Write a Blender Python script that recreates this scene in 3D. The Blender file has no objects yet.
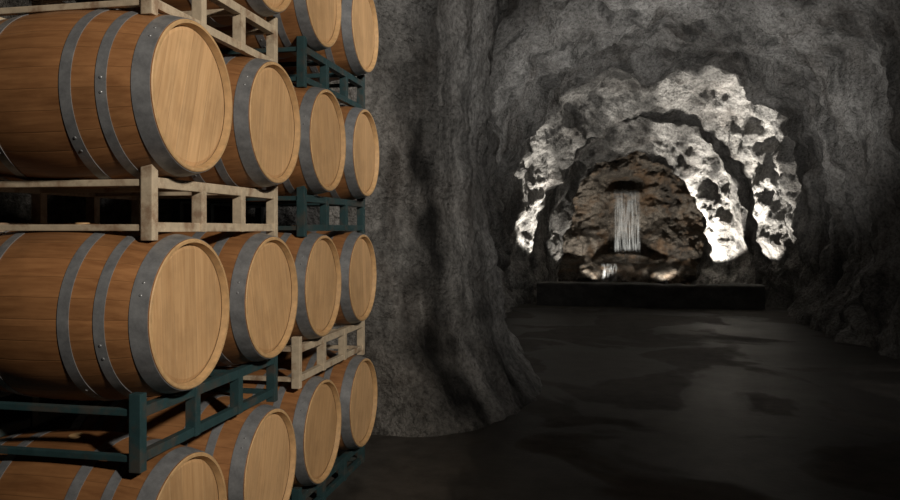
import bpy, bmesh, math, random
import numpy as np
from mathutils import Vector, Matrix, noise
random.seed(7)
scene = bpy.context.scene
scene.view_settings.view_transform = 'Standard'

# ---------------------------------------------------------------- helpers
def new_mat(name):
    m = bpy.data.materials.new(name); m.use_nodes = True
    nt = m.node_tree; nt.nodes.clear()
    out = nt.nodes.new('ShaderNodeOutputMaterial')
    b = nt.nodes.new('ShaderNodeBsdfPrincipled')
    nt.links.new(b.outputs[0], out.inputs[0])
    return m, nt, b
def N(nt, t, **kw):
    n = nt.nodes.new(t)
    for k, v in kw.items():
        setattr(n, k, v)
    return n
def ramp(nt, fac, stops):
    r = nt.nodes.new('ShaderNodeValToRGB')
    el = r.color_ramp.elements
    while len(el) < len(stops): el.new(0.5)
    for e, (p, c) in zip(el, stops):
        e.position = p
        e.color = (c[0], c[1], c[2], 1) if isinstance(c, (tuple, list)) else (c, c, c, 1)
    nt.links.new(fac, r.inputs[0]); return r.outputs[0]
def mixc(nt, fac, a, b, mode='MIX'):
    n = nt.nodes.new('ShaderNodeMix'); n.data_type = 'RGBA'; n.blend_type = mode
    for sock, v in ((n.inputs[0], fac), (n.inputs[6], a), (n.inputs[7], b)):
        if hasattr(v, 'is_output'): nt.links.new(v, sock)
        elif isinstance(v, (int, float)): sock.default_value = v
        else: sock.default_value = (v[0], v[1], v[2], 1)
    return n.outputs[2]
def math_(nt, op, a, b=None, c=None):
    n = nt.nodes.new('ShaderNodeMath'); n.operation = op
    for i, v in enumerate((a, b, c)):
        if v is None: continue
        if hasattr(v, 'is_output'): nt.links.new(v, n.inputs[i])
        else: n.inputs[i].default_value = v
    return n.outputs[0]
def coords(nt, scale=(1, 1, 1), kind='Object', loc=(0, 0, 0)):
    tc = nt.nodes.new('ShaderNodeTexCoord'); mp = nt.nodes.new('ShaderNodeMapping')
    mp.inputs['Scale'].default_value = scale; mp.inputs['Location'].default_value = loc
    nt.links.new(tc.outputs[kind], mp.inputs[0]); return mp.outputs[0]
def noise_(nt, vec, scale, detail=5, rough=0.55, dist=0.0):
    n = N(nt, 'ShaderNodeTexNoise'); n.inputs['Scale'].default_value = scale
    n.inputs['Detail'].default_value = detail; n.inputs['Roughness'].default_value = rough
    n.inputs['Distortion'].default_value = dist
    nt.links.new(vec, n.inputs['Vector']); return n.outputs[0]
def bump(nt, b, h, strength, dist, prev=None):
    n = N(nt, 'ShaderNodeBump'); n.inputs['Strength'].default_value = strength
    n.inputs['Distance'].default_value = dist
    nt.links.new(h, n.inputs['Height'])
    if prev: nt.links.new(prev, n.inputs['Normal'])
    nt.links.new(n.outputs[0], b.inputs['Normal']); return n.outputs[0]
def mesh_obj(name, verts, faces, mats, smooth=True, mi=None):
    me = bpy.data.meshes.new(name); me.from_pydata(verts, [], faces)
    for m in mats: me.materials.append(m)
    if mi: me.polygons.foreach_set('material_index', mi)
    if smooth: me.polygons.foreach_set('use_smooth', [True]*len(me.polygons))
    me.update()
    o = bpy.data.objects.new(name, me); scene.collection.objects.link(o); return o

# ---------------------------------------------------------------- materials
def rock_mat(name, dark, mid, light, brown=0.0, streak=0.6):
    m, nt, b = new_mat(name)
    v = coords(nt)
    n1 = noise_(nt, v, 0.8, 8, 0.6, 0.3)
    col = ramp(nt, n1, [(0.30, dark), (0.50, mid), (0.70, light)])
    vs = coords(nt, (2.2, 2.2, 0.28))
    n2 = noise_(nt, vs, 1.1, 6, 0.6, 0.5)
    st = ramp(nt, n2, [(0.38, 1 - streak), (0.54, 1.0)])
    col = mixc(nt, 1.0, col, st, 'MULTIPLY')
    n3 = noise_(nt, v, 20, 5, 0.75)
    sp = ramp(nt, n3, [(0.38, 0.55), (0.52, 1.0), (0.68, 1.3)])
    col = mixc(nt, 1.0, col, sp, 'MULTIPLY')
    if brown > 0:
        n4 = noise_(nt, coords(nt, loc=(5, 3, 1)), 1.6, 4, 0.6)
        f = ramp(nt, n4, [(0.48, 0.0), (0.66, brown)])
        col = mixc(nt, f, col, (0.20, 0.11, 0.05))
    at = N(nt, 'ShaderNodeAttribute', attribute_name='seep_dark')
    inv = math_(nt, 'SUBTRACT', 1.0, at.outputs['Fac'])
    cbn = N(nt, 'ShaderNodeCombineXYZ')
    for q in range(3): nt.links.new(inv, cbn.inputs[q])
    col = mixc(nt, 1.0, col, cbn.outputs[0], 'MULTIPLY')
    nt.links.new(col, b.inputs['Base Color'])
    nt.links.new(ramp(nt, n2, [(0.35, 0.7), (0.6, 0.95)]), b.inputs['Roughness'])
    b.inputs['Specular IOR Level'].default_value = 0.12
    f1 = noise_(nt, v, 26, 5, 0.6); f2 = noise_(nt, v, 5, 8, 0.65, 0.3)
    p = bump(nt, b, f2, 0.8, 0.11)
    bump(nt, b, f1, 1.0, 0.06, p)
    return m
M_rock = rock_mat('cave_rock', (0.12, 0.115, 0.107), (0.25, 0.24, 0.225), (0.40, 0.387, 0.365), 0.06, 0.62)
M_fall = rock_mat('waterfall_rock', (0.06, 0.053, 0.046), (0.155, 0.135, 0.112), (0.27, 0.24, 0.205), 0.45, 0.5)

def floor_mat():
    m, nt, b = new_mat('wet_concrete')
    v = coords(nt)
    n1 = noise_(nt, v, 0.6, 4, 0.5, 0.8)
    wet = ramp(nt, n1, [(0.49, 0.0), (0.53, 1.0)])
    n2 = noise_(nt, v, 5, 7, 0.65)
    dryc = ramp(nt, n2, [(0.3, (0.040, 0.036, 0.032)), (0.7, (0.074, 0.067, 0.059))])
    wetc = ramp(nt, n2, [(0.3, (0.022, 0.020, 0.018)), (0.7, (0.044, 0.040, 0.035))])
    col = mixc(nt, wet, wetc, dryc)
    nt.links.new(col, b.inputs['Base Color'])
    nt.links.new(mixc(nt, wet, (0.5, 0.5, 0.5), (0.75, 0.75, 0.75)), b.inputs['Roughness'])
    b.inputs['Specular IOR Level'].default_value = 0.17
    bump(nt, b, noise_(nt, v, 22, 6, 0.6), 0.15, 0.012)
    return m
M_floor = floor_mat()

def wood_mat(name, base, dark, head):
    m, nt, b = new_mat(name)
    tc = N(nt, 'ShaderNodeTexCoord'); sep = N(nt, 'ShaderNodeSeparateXYZ')
    nt.links.new(tc.outputs['Object'], sep.inputs[0])
    oi = N(nt, 'ShaderNodeObjectInfo')
    if not head:
        ang = math_(nt, 'ARCTAN2', sep.outputs['Z'], sep.outputs['Y'])
        s = math_(nt, 'MULTIPLY', ang, 28/(2*math.pi))
        gv = coords(nt, (0.8, 9, 9))
    else:
        s = math_(nt, 'MULTIPLY', sep.outputs['Y'], 1/0.075)
        gv = coords(nt, (1, 14, 0.9))
    s = math_(nt, 'ADD', s, math_(nt, 'MULTIPLY', oi.outputs['Random'], 0.7))
    fl = math_(nt, 'FLOOR', s); fr = math_(nt, 'FRACT', s)
    wn = N(nt, 'ShaderNodeTexWhiteNoise', noise_dimensions='2D')
    cb = N(nt, 'ShaderNodeCombineXYZ'); nt.links.new(fl, cb.inputs[0]); nt.links.new(oi.outputs['Random'], cb.inputs[1])
    nt.links.new(cb.outputs[0], wn.inputs['Vector'])
    add = N(nt, 'ShaderNodeVectorMath', operation='ADD'); nt.links.new(gv, add.inputs[0])
    sc = N(nt, 'ShaderNodeVectorMath', operation='SCALE'); nt.links.new(wn.outputs['Color'], sc.inputs[0]); sc.inputs['Scale'].default_value = 7
    nt.links.new(sc.outputs[0], add.inputs[1])
    g = noise_(nt, add.outputs[0], 5, 6, 0.6, 0.4)
    col = ramp(nt, g, [(0.3, dark), (0.7, base)])
    tone = ramp(nt, wn.outputs['Value'], [(0.0, 0.80 if not head else .90), (1.0, 1.10 if not head else 1.05)])
    col = mixc(nt, 1.0, col, tone, 'MULTIPLY')
    tb = ramp(nt, oi.outputs['Random'], [(0.0, (0.88, 0.85, 0.80)), (1.0, (1.06, 1.06, 1.06))])
    col = mixc(nt, 1.0, col, tb, 'MULTIPLY')
    gap = math_(nt, 'MINIMUM', fr, math_(nt, 'SUBTRACT', 1.0, fr))
    gp = ramp(nt, gap, [(0.0, 0.0), (0.03, 1.0)])
    col = mixc(nt, 1.0, col, ramp(nt, gap, [(0.0, 0.6 if not head else .75), (0.022, 1.0)]), 'MULTIPLY')
    sn = noise_(nt, coords(nt, (1, 1, 1)), 4, 5, 0.6)
    col = mixc(nt, 1.0, col, ramp(nt, sn, [(0.3, 0.75), (0.55, 1.0)]), 'MULTIPLY')
    nt.links.new(col, b.inputs['Base Color'])
    b.inputs['Roughness'].default_value = 0.42 if not head else 0.6
    b.inputs['Specular IOR Level'].default_value = 0.4
    p = bump(nt, b, g, 0.12, 0.004)
    bump(nt, b, gp, 0.35, 0.002, p)
    return m
M_stave = wood_mat('oak_staves', (0.37, 0.18, 0.075), (0.225, 0.10, 0.040), False)
M_head = wood_mat('oak_head', (0.66, 0.43, 0.23), (0.50, 0.30, 0.145), True)
def simple_wood(name, c):
    m, nt, b = new_mat(name)
    col = ramp(nt, noise_(nt, coords(nt), 30, 4), [(0.3, [x*0.7 for x in c]), (0.7, c)])
    nt.links.new(col, b.inputs['Base Color']); b.inputs['Roughness'].default_value = 0.6; return m
M_chime = simple_wood('oak_chime', (0.58, 0.37, 0.18))
def hoop_mat():
    m, nt, b = new_mat('galvanised_hoop')
    n = noise_(nt, coords(nt), 18, 6, 0.7)
    nt.links.new(ramp(nt, n, [(0.3, (0.15, 0.155, 0.165)), (0.7, (0.31, 0.32, 0.335))]), b.inputs['Base Color'])
    b.inputs['Metallic'].default_value = 0.4
    nt.links.new(ramp(nt, n, [(0.3, 0.52), (0.7, 0.36)]), b.inputs['Roughness'])
    bump(nt, b, noise_(nt, coords(nt), 60, 3), 0.1, 0.002); return m
M_hoop = hoop_mat()
def paint_mat(name, c, rust):
    m, nt, b = new_mat(name)
    n = noise_(nt, coords(nt), 7, 7, 0.7)
    f = ramp(nt, n, [(0.50, 0.0), (0.62, rust)])
    n2 = noise_(nt, coords(nt), 25, 4, 0.6)
    base = mixc(nt, 1.0, c, ramp(nt, n2, [(0.3, 0.75), (0.7, 1.05)]), 'MULTIPLY')
    nt.links.new(mixc(nt, f, base, (0.16, 0.065, 0.025)), b.inputs['Base Color'])
    b.inputs['Roughness'].default_value = 0.55
    bump(nt, b, n, 0.2, 0.003); return m
M_cream = paint_mat('rack_paint_cream', (0.54, 0.45, 0.33), 0.6)
M_teal = paint_mat('rack_paint_teal', (0.022, 0.056, 0.062), 0.25)
m, nt, b = new_mat('black_metal'); b.inputs['Roughness'].default_value = 0.5
nt.links.new(ramp(nt, noise_(nt, coords(nt), 20), [(0.3, 0.01), (0.7, 0.03)]), b.inputs['Base Color']); M_black = m
def water_mat(name, half):
    m, nt, b = new_mat(name)
    n = noise_(nt, coords(nt, (11, 2, 0.45)), 2.5, 5, 0.65)
    a = ramp(nt, n, [(0.44, 0.0), (0.74, 0.40)])
    tc = N(nt, 'ShaderNodeTexCoord'); sep = N(nt, 'ShaderNodeSeparateXYZ'); nt.links.new(tc.outputs['Object'], sep.inputs[0])
    e = math_(nt, 'DIVIDE', math_(nt, 'ABSOLUTE', sep.outputs['X']), half)
    n2 = noise_(nt, coords(nt, (3, 1, 1.2)), 1.5, 3)
    e = math_(nt, 'ADD', e, math_(nt, 'MULTIPLY', n2, 0.4))
    fade = ramp(nt, e, [(0.85, 1.0), (1.2, 0.0)])
    nt.links.new(math_(nt, 'MULTIPLY', a, fade), b.inputs['Alpha'])
    b.inputs['Base Color'].default_value = (0.72, 0.76, 0.78, 1)
    b.inputs['Roughness'].default_value = 0.3
    return m
M_water = water_mat('falling_water', 0.46)
def pool_mat():
    m, nt, b = new_mat('pool_water')
    b.inputs['Base Color'].default_value = (0.05, 0.05, 0.047, 1); b.inputs['Roughness'].default_value = 0.08
    bump(nt, b, noise_(nt, coords(nt), 9, 4), 0.4, 0.03); return m
M_pool = pool_mat()
def curb_mat():
    m, nt, b = new_mat('curb_concrete')
    nt.links.new(ramp(nt, noise_(nt, coords(nt), 3, 8, 0.7), [(0.3, (0.03, 0.028, 0.026)), (0.7, (0.07, 0.065, 0.06))]), b.inputs['Base Color'])
    b.inputs['Roughness'].default_value = 0.8
    bump(nt, b, noise_(nt, coords(nt), 12, 6), 0.4, 0.03); return m
M_curb = curb_mat()

# ---------------------------------------------------------------- cave shell
#      Lx   Ly   Rx   Ry   H   n  amp
ST = [(-6, -3, 4.3, -3, 5.2, 3, .2), (-6, 3.4, 4.1, 3.4, 5.2, 3, .2), (-5.2, 4.9, 4.0, 4.3, 5.2, 3.5, .12),
      (-3.4, 5.55, 3.9, 4.9, 5.2, 4.5, .06), (-2.3, 5.6, 3.85, 5.4, 5.2, 6, .08), (-1.85, 5.8, 3.8, 5.9, 5.2, 6, .10),
      (-1.5, 6.2, 3.75, 6.3, 5.2, 6, .10), (-1.28, 6.8, 3.75, 6.9, 5.1, 6, .10), (-1.15, 7.5, 3.75, 7.5, 5.0, 6, .13),
      (-1.3, 8.3, 3.75, 8.3, 4.9, 5, .22), (-1.75, 10, 3.8, 10, 4.85, 3.8, .30), (-2.05, 12.5, 3.95, 12.5, 4.85, 3.0, .34),
      (-2.0, 14.6, 4.05, 14.6, 4.85, 2.7, .32), (-1.95, 15.6, 4.0, 15.6, 4.75, 2.6, .30), (-1.95, 16.0, 4.0, 16.0, 4.75, 2.5, .32),
      (-1.55, 16.5, 3.6, 16.5, 4.3, 2.35, .34), (-1.48, 16.8, 3.5, 16.8, 4.2, 2.3, .28), (-1.48, 18.5, 3.45, 18.5, 4.15, 2.3, .20),
      (-1.25, 18.95, 3.0, 18.95, 3.6, 2.25, .30), (-1.2, 19.15, 2.85, 19.15, 3.5, 2.25, .26), (-1.25, 20.0, 2.8, 20.0, 3.5, 2.25, .16),
      (-1.7, 20.5, 3.2, 20.5, 3.9, 2.3, .2), (-1.8, 23, 3.4, 23, 3.9, 2.3, .15)]
ST = np.array(ST, float)
d = np.maximum(np.linalg.norm(np.diff(ST[:, :2], axis=0), axis=1), 0.3)
S = np.concatenate([[0], np.cumsum(d)])
def stations():
    out = []; s = 0
    while s < S[-1]:
        out.append(s)
        yy = np.interp(s, S, ST[:, 1])
        s += 0.10 if yy < 4.5 else (0.034 if yy < 15 else .026)
    out.append(S[-1]); return np.array(out)
ss = stations()
P = np.array([np.interp(ss, S, ST[:, k]) for k in range(7)])
k = np.ones(9)/9
for r in range(7):
    pad = np.pad(P[r], 4, mode='edge'); P[r] = np.convolve(pad, k, 'valid')
NI = len(ss); NJ = 400
G = np.zeros((NI, NJ, 3)); AMP = np.zeros((NI, NJ)); BELL = np.zeros((NI, NJ))
u = np.linspace(0, math.pi, 1500)
def sst(a, b_, x):
    t = min(max((x-a)/(b_-a), 0), 1); return t*t*(3-2*t)
for i in range(NI):
    Lx, Ly, Rx, Ry, H, n, amp = P[:, i]
    c = -np.cos(u); s_ = np.sin(u)
    x = np.sign(c)*np.abs(c)**(2/n); z = np.abs(s_)**(2/n)*(H+0.4) - 0.4
    W = math.hypot(Rx-Lx, Ry-Ly)
    dl = np.hypot(np.diff(x)*W/2, np.diff(z)); cl = np.concatenate([[0], np.cumsum(dl)])
    t = np.linspace(0, cl[-1], NJ)
    xx = np.interp(t, cl, x); zz = np.interp(t, cl, z)
    a = (xx+1)/2
    G[i, :, 0] = Lx + (Rx-Lx)*a; G[i, :, 1] = Ly + (Ry-Ly)*a; G[i, :, 2] = zz
    fl = np.exp(-np.maximum(zz, 0)/0.7)
    bell = sst(-2.4, -1.7, Lx)*(1-sst(8.5, 11, Ly))
    fL = 0.3+0.32*bell
    fR = 0.3+0.25*min(max((Ly-10)/4, 0), 1)
    G[i, :, 0] += np.where(a < .5, fL*fl, -fR*fl)
    G[i, :, 1] -= np.where(a < .5, 0.22*fl*bell, 0)
    AMP[i] = amp; BELL[i] = np.where(a < .5, fl*bell, 0)
du = np.gradient(G, axis=0); dv = np.gradient(G, axis=1)
Nn = np.cross(dv, du); Nn /= np.maximum(np.linalg.norm(Nn, axis=2, keepdims=True), 1e-9)
cen = np.array([1.2, 0, 1.8])
to = cen - G; to[..., 1] = 0
sg = np.sign((Nn*to).sum(axis=2))
Nn *= np.where(sg.mean() < 0, -1, 1)      # points into the cave
seep_dark = np.zeros((NI, NJ))
F = noise.fractal; T = noise.turbulence
def chunk(v):
    dd, _ = noise.voronoi(v)
    return dd[1]-dd[0]
for i in range(NI):
    for j in range(NJ):
        p = G[i, j].copy(); am = AMP[i, j]; y = p[1]
        v = Vector(p)
        rib = min(max((y-6.5)/5, 0), 1)
        big = F(v*0.7, 0.9, 2.1, 3)
        mid = F(Vector((p[0]*1.6+9, p[1]*1.6, p[2]*1.2)), 0.7, 2.2, 4)
        fine = F(v*6.5, 0.6, 2.2, 3)
        wv = v*1.0+Vector((noise.noise(v*1.5), noise.noise(v*1.5+Vector((5, 5, 5))), noise.noise(v*1.5+Vector((9, 1, 3)))))*0.6
        ch = min(chunk(wv*0.85), 0.6)
        damp = 1-0.6*BELL[i, j]
        dsp = damp*(am*(0.9*big + 0.5*mid) + (0.03+rib*0.22)*(ch-0.25)) + 0.024*fine + 0.03*noise.noise(v*3.2)
        if 4.9 < y < 8.6 and p[0] < 0:
            ly = P[1, i]
            sx = ly + 0.22*noise.noise(Vector((0, 3, p[2]*0.9))) + 0.08*noise.noise(v*3)
            w = 0.12 + 0.14*min(max((3.0-p[2])/2.5, 0), 1)
            s1 = math.exp(-((sx-6.22)/w)**2)*min(max((3.6-p[2])/1.6, 0), 1)
            s2 = math.exp(-((sx-7.0)/0.45)**2)*min(max((2.1-p[2])/1.6, 0), 1)  # second, broader darkening low on the pillar, beside the stripe
            dsp -= 0.04*s1
            seep_dark[i, j] = min(.88, 0.95*max(s1, 0.65*s2)*(0.85+0.9*noise.noise(v*4)))
        G[i, j] = p + Nn[i, j]*dsp
seep_dark = np.maximum(seep_dark, 0)
def shell_part(name, j0, j1):
    sub = G[:, j0:j1+1].reshape(-1, 3); w = j1-j0+1
    faces = [(i*w+j, (i+1)*w+j, (i+1)*w+j+1, i*w+j+1) for i in range(NI-1) for j in range(w-1)]
    o = mesh_obj(name, sub.tolist(), faces, [M_rock])
    sv = seep_dark[:, j0:j1+1].reshape(-1)
    at = o.data.attributes.new('seep_dark', 'FLOAT', 'POINT')
    at.data.foreach_set('value', np.ascontiguousarray(sv, dtype=np.float32)); return o
jL, jR = int(NJ*0.34), int(NJ*0.66)
wl = shell_part('wall_left', 0, jL); shell_part('ceiling', jL, jR); shell_part('wall_right', jR, NJ-1)

vs = []; fs = []
for i in range(40):
    for j in range(24):
        x = -6.6+i*(11.6/39); z = -0.1+j*(5.9/23)
        vs.append((x, -2.7+0.25*F(Vector((x, 0, z)), .8, 2, 3), z))
fs = [(i*24+j, (i+1)*24+j, (i+1)*24+j+1, i*24+j+1) for i in range(39) for j in range(23)]
mesh_obj('wall_front', vs, fs, [M_rock])

# back wall with the waterfall niche
X0, X1, Z0, Z1 = -2.2, 4.0, -0.1, 4.6; NX, NZ = 220, 170
BY = 22.0
vs = []
for i in range(NX):
    for j in range(NZ):
        x = X0+(X1-X0)*i/(NX-1); z = Z0+(Z1-Z0)*j/(NZ-1)
        y = BY
        cx = 0.74
        r = math.hypot((x-cx)/1.2, (z-1.6)/1.55)
        y += 0.6*math.exp(-r**6)
        hole = math.exp(-(((x-cx)/0.50)**4 + ((z-2.92)/0.20)**4)); y += 0.8*hole
        base = 1/(1+math.exp((z-0.60-0.15*noise.noise(Vector((x*1.5, 0, 3))))*14)); y -= 1.5*base
        sh = 1/(1+math.exp((z-1.35-0.3*noise.noise(Vector((x*1.2, 0, 8))))*10)); y -= 0.5*sh*(1-0.9*math.exp(-((x-cx)/.6)**4))
        bul = math.exp(-(((x-1.85)/0.75)**2+((z-1.1)/0.6)**2)); y -= 0.55*bul
        bul = math.exp(-(((x+0.45)/0.5)**2+((z-1.3)/0.7)**2)); y -= 0.35*bul
        v = Vector((x, 0, z))
        wv = v+Vector((noise.noise(v*1.5), 0, noise.noise(v*1.5+Vector((9, 1, 3)))))*0.5
        ch = min(chunk(wv*1.6), 0.5)
        rel = 1-0.7*math.exp(-(((x-cx)/.5)**4+((z-1.6)/1.0)**4))
        y -= rel*(0.30*(F(Vector((x, 0, z*1.4))*1.3, .7, 2.1, 5)) + 0.42*(ch-.2)) + 0.03*F(Vector((x, 5, z))*7, .6, 2, 3)
        vs.append((x, y, z))
fs = [(i*NZ+j, (i+1)*NZ+j, (i+1)*NZ+j+1, i*NZ+j+1) for i in range(NX-1) for j in range(NZ-1)]
mesh_obj('wall_back', vs, fs, [M_fall])

WX, WY = 0.74, BY-.3
wf = bpy.data.objects.new('waterfall', None); scene.collection.objects.link(wf); wf.location = (WX, WY, 0)
def sheet(nm, x0, x1, z0, z1, yt, yb, mat=M_water, nx=30, nz=50, ox=0):
    v = []
    for i in range(nx):
        for j in range(nz):
            a = i/(nx-1); t = j/(nz-1)
            x = x0+(x1-x0)*a + 0.03*noise.noise(Vector((a*5, t*3, x0)))
            z = z1+(z0-z1)*t
            y = yt+(yb-yt)*math.sqrt(t)+0.02*noise.noise(Vector((a*9, t*2, x0)))
            v.append((x, y, z))
    f = [(i*nz+j, (i+1)*nz+j, (i+1)*nz+j+1, i*nz+j+1) for i in range(nx-1) for j in range(nz-1)]
    o = mesh_obj(nm, v, f, [mat]); o.parent = wf; o.location = (ox, 0, 0); return o
sheet('water_sheet', -0.45, .45, 0.66, 2.74, .30, -.35)
sheet('water_sheet_inner', -0.38, .38, 0.66, 2.72, .40, -.25)
sheet('lower_stream', -.2, .2, 0.15, 0.70, -1.35, -1.75, ox=-.5)
v = []; nn = 60
v.append((0.05, -0.75, 0.69))
for i in range(nn):
    a = 2*math.pi*i/nn; r = 1+0.12*noise.noise(Vector((math.cos(a)*2, math.sin(a)*2, 1)))
    v.append((0.05+1.0*r*math.cos(a), -0.75+0.55*r*math.sin(a), 0.69))
f = [(0, 1+i, 1+(i+1) % nn) for i in range(nn)]
o = mesh_obj('upper_pool', v, f, [M_pool]); o.parent = wf

# floor
v = []; nx, ny = 120, 260
for i in range(nx):
    for j in range(ny):
        x = -6.6+i*(11.4/(nx-1)); y = -3+j*(26/(ny-1))
        zz = 0.010*F(Vector((x*.8, y*.8, 0)), .8, 2, 3)
        v.append((x, y, min(zz, 0.0) if x < -1.0 and y < 5.8 else zz))
f = [(i*ny+j, (i+1)*ny+j, (i+1)*ny+j+1, i*ny+j+1) for i in range(nx-1) for j in range(ny-1)]
mesh_obj('floor', v, f, [M_floor])

def curb():
    prof = [(15.75, 0), (15.77, .46), (16.05, .48), (16.07, .0)]
    pts = []
    for (a, b_) in zip(prof[:-1], prof[1:]):
        for q in range(10): pts.append((a[0]+(b_[0]-a[0])*q/10, a[1]+(b_[1]-a[1])*q/10))
    pts.append(prof[-1]); n = len(pts); m_ = 160; v = []
    for i in range(m_):
        x = -1.30+4.50*i/(m_-1)
        for (y, z) in pts:
            w = F(Vector((x*2, y*3, z*3)), .7, 2, 4)
            v.append((x, y+0.03*w, max(z+0.025*w, -0.0)))
    f = [(i*n+j, i*n+j+1, (i+1)*n+j+1, (i+1)*n+j) for i in range(m_-1) for j in range(n-1)]
    mesh_obj('pool_curb', v, f, [M_curb])
curb()

# ---------------------------------------------------------------- barrels
LEN = 0.93; RH = 0.284; RB = 0.342
def rad(x):
    t = abs(x)/(LEN/2); return RH + (RB-RH)*(1-t**2.0)
def barrel_mesh():
    verts = []; faces = []; mi = []
    SEG = 112
    def ring(x, r):
        b0 = len(verts)
        for i in range(SEG):
            a = 2*math.pi*i/SEG; verts.append((x, r*math.cos(a), r*math.sin(a)))
        return b0
    def strip(prof, mat):
        rs = [ring(x, r) for x, r in prof]
        for a, b_ in zip(rs[:-1], rs[1:]):
            for i in range(SEG):
                k2 = (i+1) % SEG; faces.append((a+i, a+k2, b_+k2, b_+i)); mi.append(mat)
    H2 = LEN/2
    body = [(-H2+LEN*i/44, rad(-H2+LEN*i/44)) for i in range(45)]
    strip(body, 0)
    for s in (1, -1):
        strip([(s*H2, RH), (s*(H2+.003), RH-.004), (s*(H2+.003), RH-.014), (s*(H2-.022), RH-.022)], 2)
        strip([(s*(H2-.025), RH-.021), (s*(H2-.018), RH-.038)], 1)
        b0 = ring(s*(H2-.018), RH-.038)
        faces.append(tuple(range(b0, b0+SEG))); mi.append(1)
        for (a, w) in ((0.004, .062), (.150, .038), (.275, .042)):
            x0 = s*(H2-a); x1 = s*(H2-a-w); xm = (x0+x1)/2; t = .0025
            pr = [(x0, rad(x0)-.001), (x0, rad(x0)+t), (xm, rad(xm)+t), (x1, rad(x1)+t), (x1, rad(x1)-.001)]
            strip(pr, 3)
            for k2 in range(2):
                aa = 2.6+k2*0.045/RH + a*5; xr = xm; r0 = rad(xr)+t
                bv = len(verts); n = 10
                cdir = Vector((0, math.cos(aa), math.sin(aa))); tdir = Vector((0, -math.sin(aa), math.cos(aa)))
                for rr, hh in ((.006, 0), (.004, .0025)):
                    for q in range(n):
                        th = 2*math.pi*q/n
                        pp = Vector((xr, 0, 0))+cdir*(r0+hh)+tdir*(rr*math.cos(th))+Vector((rr*math.sin(th), 0, 0)); verts.append(tuple(pp))
                for q in range(n):
                    faces.append((bv+q, bv+(q+1) % n, bv+n+(q+1) % n, bv+n+q)); mi.append(3)
                faces.append(tuple(range(bv+n, bv+2*n))); mi.append(3)
    bv = len(verts); n = 20
    for rr, z in ((.028, RB-.004), (.027, RB+.003), (.018, RB+.005)):
        for q in range(n):
            th = 2*math.pi*q/n; verts.append((rr*math.cos(th), rr*math.sin(th), z))
    for l in range(2):
        for q in range(n): faces.append((bv+l*n+q, bv+l*n+(q+1) % n, bv+(l+1)*n+(q+1) % n, bv+(l+1)*n+q)); mi.append(2)
    faces.append(tuple(range(bv+2*n, bv+3*n))); mi.append(2)
    me = bpy.data.meshes.new('wine_barrel'); me.from_pydata(verts, [], faces)
    for m in (M_stave, M_head, M_chime, M_hoop): me.materials.append(m)
    me.polygons.foreach_set('material_index', mi)
    me.polygons.foreach_set('use_smooth', [len(p.vertices) <= 4 for p in me.polygons])
    me.update()
    bm = bmesh.new(); bm.from_mesh(me)
    bmesh.ops.recalc_face_normals(bm, faces=bm.faces); bm.to_mesh(me); bm.free()
    try: me.set_sharp_from_angle(angle=math.radians(35))
    except Exception: pass
    return me
BM = barrel_mesh()
XF = -1.52
YS = [2.600, 3.312, 4.024, 4.736]
ZS = [0.459, 1.279, 2.100, 2.921]
for li, z in enumerate(ZS):
    for bi, y in enumerate(YS):
        o = bpy.data.objects.new('wine_barrel', BM); scene.collection.objects.link(o)
        dx = random.uniform(-.012, .012)
        if li == 2: dx += 0.02
        o.location = (XF-LEN/2+dx, y+random.uniform(-.006, .006), z)
        o.rotation_euler = (random.uniform(-0.3, 0.3), 0, random.uniform(-.01, .01))

# ---------------------------------------------------------------- racks
def rack(ztop, zbot, y0, y1, mat, floor=False):
    bm = bmesh.new()
    def box(a, b_):
        r = bmesh.ops.create_cube(bm, size=1)
        for vv in r['verts']:
            vv.co = Vector([a[k2]+(vv.co[k2]+.5)*(b_[k2]-a[k2]) for k2 in range(3)])
        es = list({e for vv in r['verts'] for e in vv.link_edges})
        bmesh.ops.bevel(bm, geom=es, offset=.004, segments=2, affect='EDGES', profile=.7)
    T_ = 0.040
    L = y1-y0
    ys = [y0, y0+0.32*L, y0+0.64*L, y1-T_]
    xf, xb = XF-.09, XF-LEN+.09
    for x in (xf, xb):
        box((x-T_/2, y0+.004, ztop-T_), (x+T_/2, y1-.006, ztop))
        box((x-T_/2+.004, y0+.004, zbot), (x+T_/2-.004, y1-.006, zbot+T_*.9))
        for k2, y in enumerate(ys):
            up = 0.05 if k2 in (0, 3) else 0.0
            dn = 0.03 if (k2 in (0, 3) and not floor) else 0
            box((x-T_/2-.003, y, zbot-dn-.001), (x+T_/2+.003, y+T_, ztop+up-.002))
    for y in (ys[0], ys[3]):
        box((xb, y+.006, ztop-T_+.007), (xf, y+T_*.8, ztop-.008))
        box((xb, y+.006, zbot+.004), (xf, y+T_*.8, zbot+T_*.7))
    for y in (ys[1], ys[2]):
        box((xb, y+.006, ztop-T_+.004), (xf, y+T_*.8, ztop-.008))
    me = bpy.data.meshes.new('barrel_rack'); bm.to_mesh(me); bm.free(); me.materials.append(mat)
    o = bpy.data.objects.new('barrel_rack', me); scene.collection.objects.link(o)
G0 = 0.310
for li in range(4):
    zt = ZS[li]-G0
    zb = 0.0 if li == 0 else ZS[li-1]+G0
    for g in range(2):
        ya = (YS[0] if g == 0 else YS[2])-0.225; yb = (YS[1] if g == 0 else YS[3])+0.215
        sh = {0: 0, 1: 0.0, 2: .07, 3: .07}[li]
        cream = (li, g) in ((3, 0), (2, 0), (1, 1))
        rack(zt, zb, ya+sh, yb, M_cream if cream else M_teal, li == 0)

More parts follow.
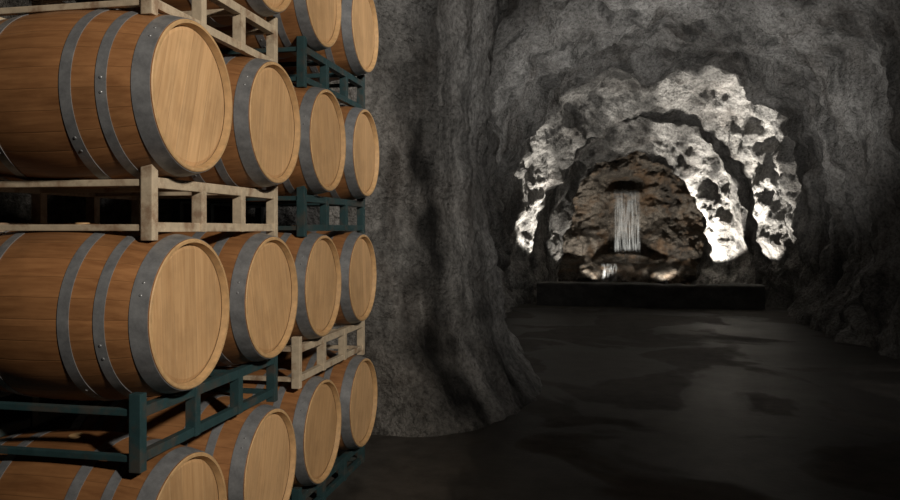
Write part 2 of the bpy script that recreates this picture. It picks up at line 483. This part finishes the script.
# ---------------------------------------------------------------- lights
def spot(name, loc, tgt, power, size, blend=.6, radius=.08, col=(1, .9, .78)):
    l = bpy.data.lights.new(name, 'SPOT'); l.energy = power; l.spot_size = math.radians(size); l.spot_blend = blend
    l.shadow_soft_size = radius; l.color = col
    o = bpy.data.objects.new(name, l); o.location = loc
    o.rotation_euler = (Vector(tgt)-Vector(loc)).to_track_quat('-Z', 'Y').to_euler(); scene.collection.objects.link(o); return o
spot('barrel_spotlight', (3.1, 0.0, 3.8), (-1.6, 3.5, 2.05), 1250, 48, .75, .18, (1, .90, .77))
spot('pillar_fill_light', (2.3, 2.6, 4.4), (-1.2, 6.8, 3.0), 600, 65, 1, .1, (1, .97, .93))  # added fill to brighten the rock pillar, no fixture modelled
spot('ceiling_fill_light', (.3, 9.8, 0.7), (1.3, 12.5, 5.0), 720, 112, 1, .10, (1, .98, .95))  # unseen fill from below, added to lift the tunnel ceiling
spot('wall_fill_light', (-0.2, 6.0, 4.3), (3.6, 9.5, 1.4), 50, 100, 1, .2, (1, .95, .9))  # weak added fill so the right wall reads slightly brighter
spot('floor_fill_light', (1.6, 7.5, 4.3), (1.6, 8.6, 0), 50, 70, 1, .2, (1, .95, .9))  # added overhead fill acting as ambient light on the floor

def uplight(loc, tgt, power, size=40, col=(1, .95, .87), blend=.35):
    spot('uplight_beam', loc, tgt, power, size, blend, .05, col)
    dirv = (Vector(tgt)-Vector(loc)).normalized()
    bm = bmesh.new()
    bmesh.ops.create_cone(bm, cap_ends=True, segments=24, radius1=.04, radius2=.055, depth=.10)
    bmesh.ops.delete(bm, geom=[f_ for f_ in bm.faces if f_.normal.z > .9], context='FACES')
    r2 = bmesh.ops.create_cone(bm, cap_ends=True, segments=12, radius1=.012, radius2=.012, depth=.08)
    for v_ in r2['verts']: v_.co.z -= .08
    bmesh.ops.create_cone(bm, cap_ends=True, segments=20, radius1=.05, radius2=.045, depth=.02, matrix=Matrix.Translation((0, 0, -.12)))
    me = bpy.data.meshes.new('uplight'); bm.to_mesh(me); bm.free(); me.materials.append(M_black)
    o = bpy.data.objects.new('uplight', me); scene.collection.objects.link(o)
    o.location = Vector(loc)-dirv*.07; o.rotation_euler = dirv.to_track_quat('Z', 'Y').to_euler()
# first ring, standing on the pool floor just behind the curb
for x, tx, tz, pw, sz in [(-0.75, -1.75, 2.6, 1050, 40), (-0.65, -1.2, 4.2, 480, 32), (0.1, 0.0, 4.8, 340, 30), (1.0, 1.0, 4.8, 600, 30), (1.8, 2.2, 4.7, 1700, 30),
                          (2.5, 3.3, 4.1, 1900, 32), (2.75, 3.8, 2.5, 600, 42)]:
    uplight((x, 16.22, .22), (tx, 16.22, tz), pw, sz)
# second ring
for x, tx, tz, pw, sz in [(-0.45, -1.4, 2.2, 150, 40), (0.2, 0.0, 3.9, 160, 28), (1.0, 1.1, 3.9, 420, 28), (1.6, 2.0, 3.8, 1100, 28), (2.0, 2.8, 3.1, 1700, 32), (2.0, 3.2, 1.9, 1700, 46)]:
    uplight((x, 18.80, .2), (tx, 18.85, tz), pw, sz)
uplight((-0.1, 19.3, .3), (0.1, 22.2, 2.7), 330, 80, (1, .93, .83))
uplight((1.6, 19.3, .3), (1.4, 22.2, 2.6), 360, 80, (1, .93, .83))

w = bpy.data.worlds.new('World'); scene.world = w; w.use_nodes = True
w.node_tree.nodes['Background'].inputs[0].default_value = (.5, .5, .55, 1); w.node_tree.nodes['Background'].inputs[1].default_value = 0.01

# ---------------------------------------------------------------- camera
cam = bpy.data.cameras.new('camera'); cam.sensor_width = 36; cam.lens = 30.0; cam.shift_y = -21/900
co = bpy.data.objects.new('camera', cam); scene.collection.objects.link(co)
co.location = (0, 0, 1.6); co.rotation_euler = (math.pi/2, 0, math.atan(150/750))
scene.camera = co
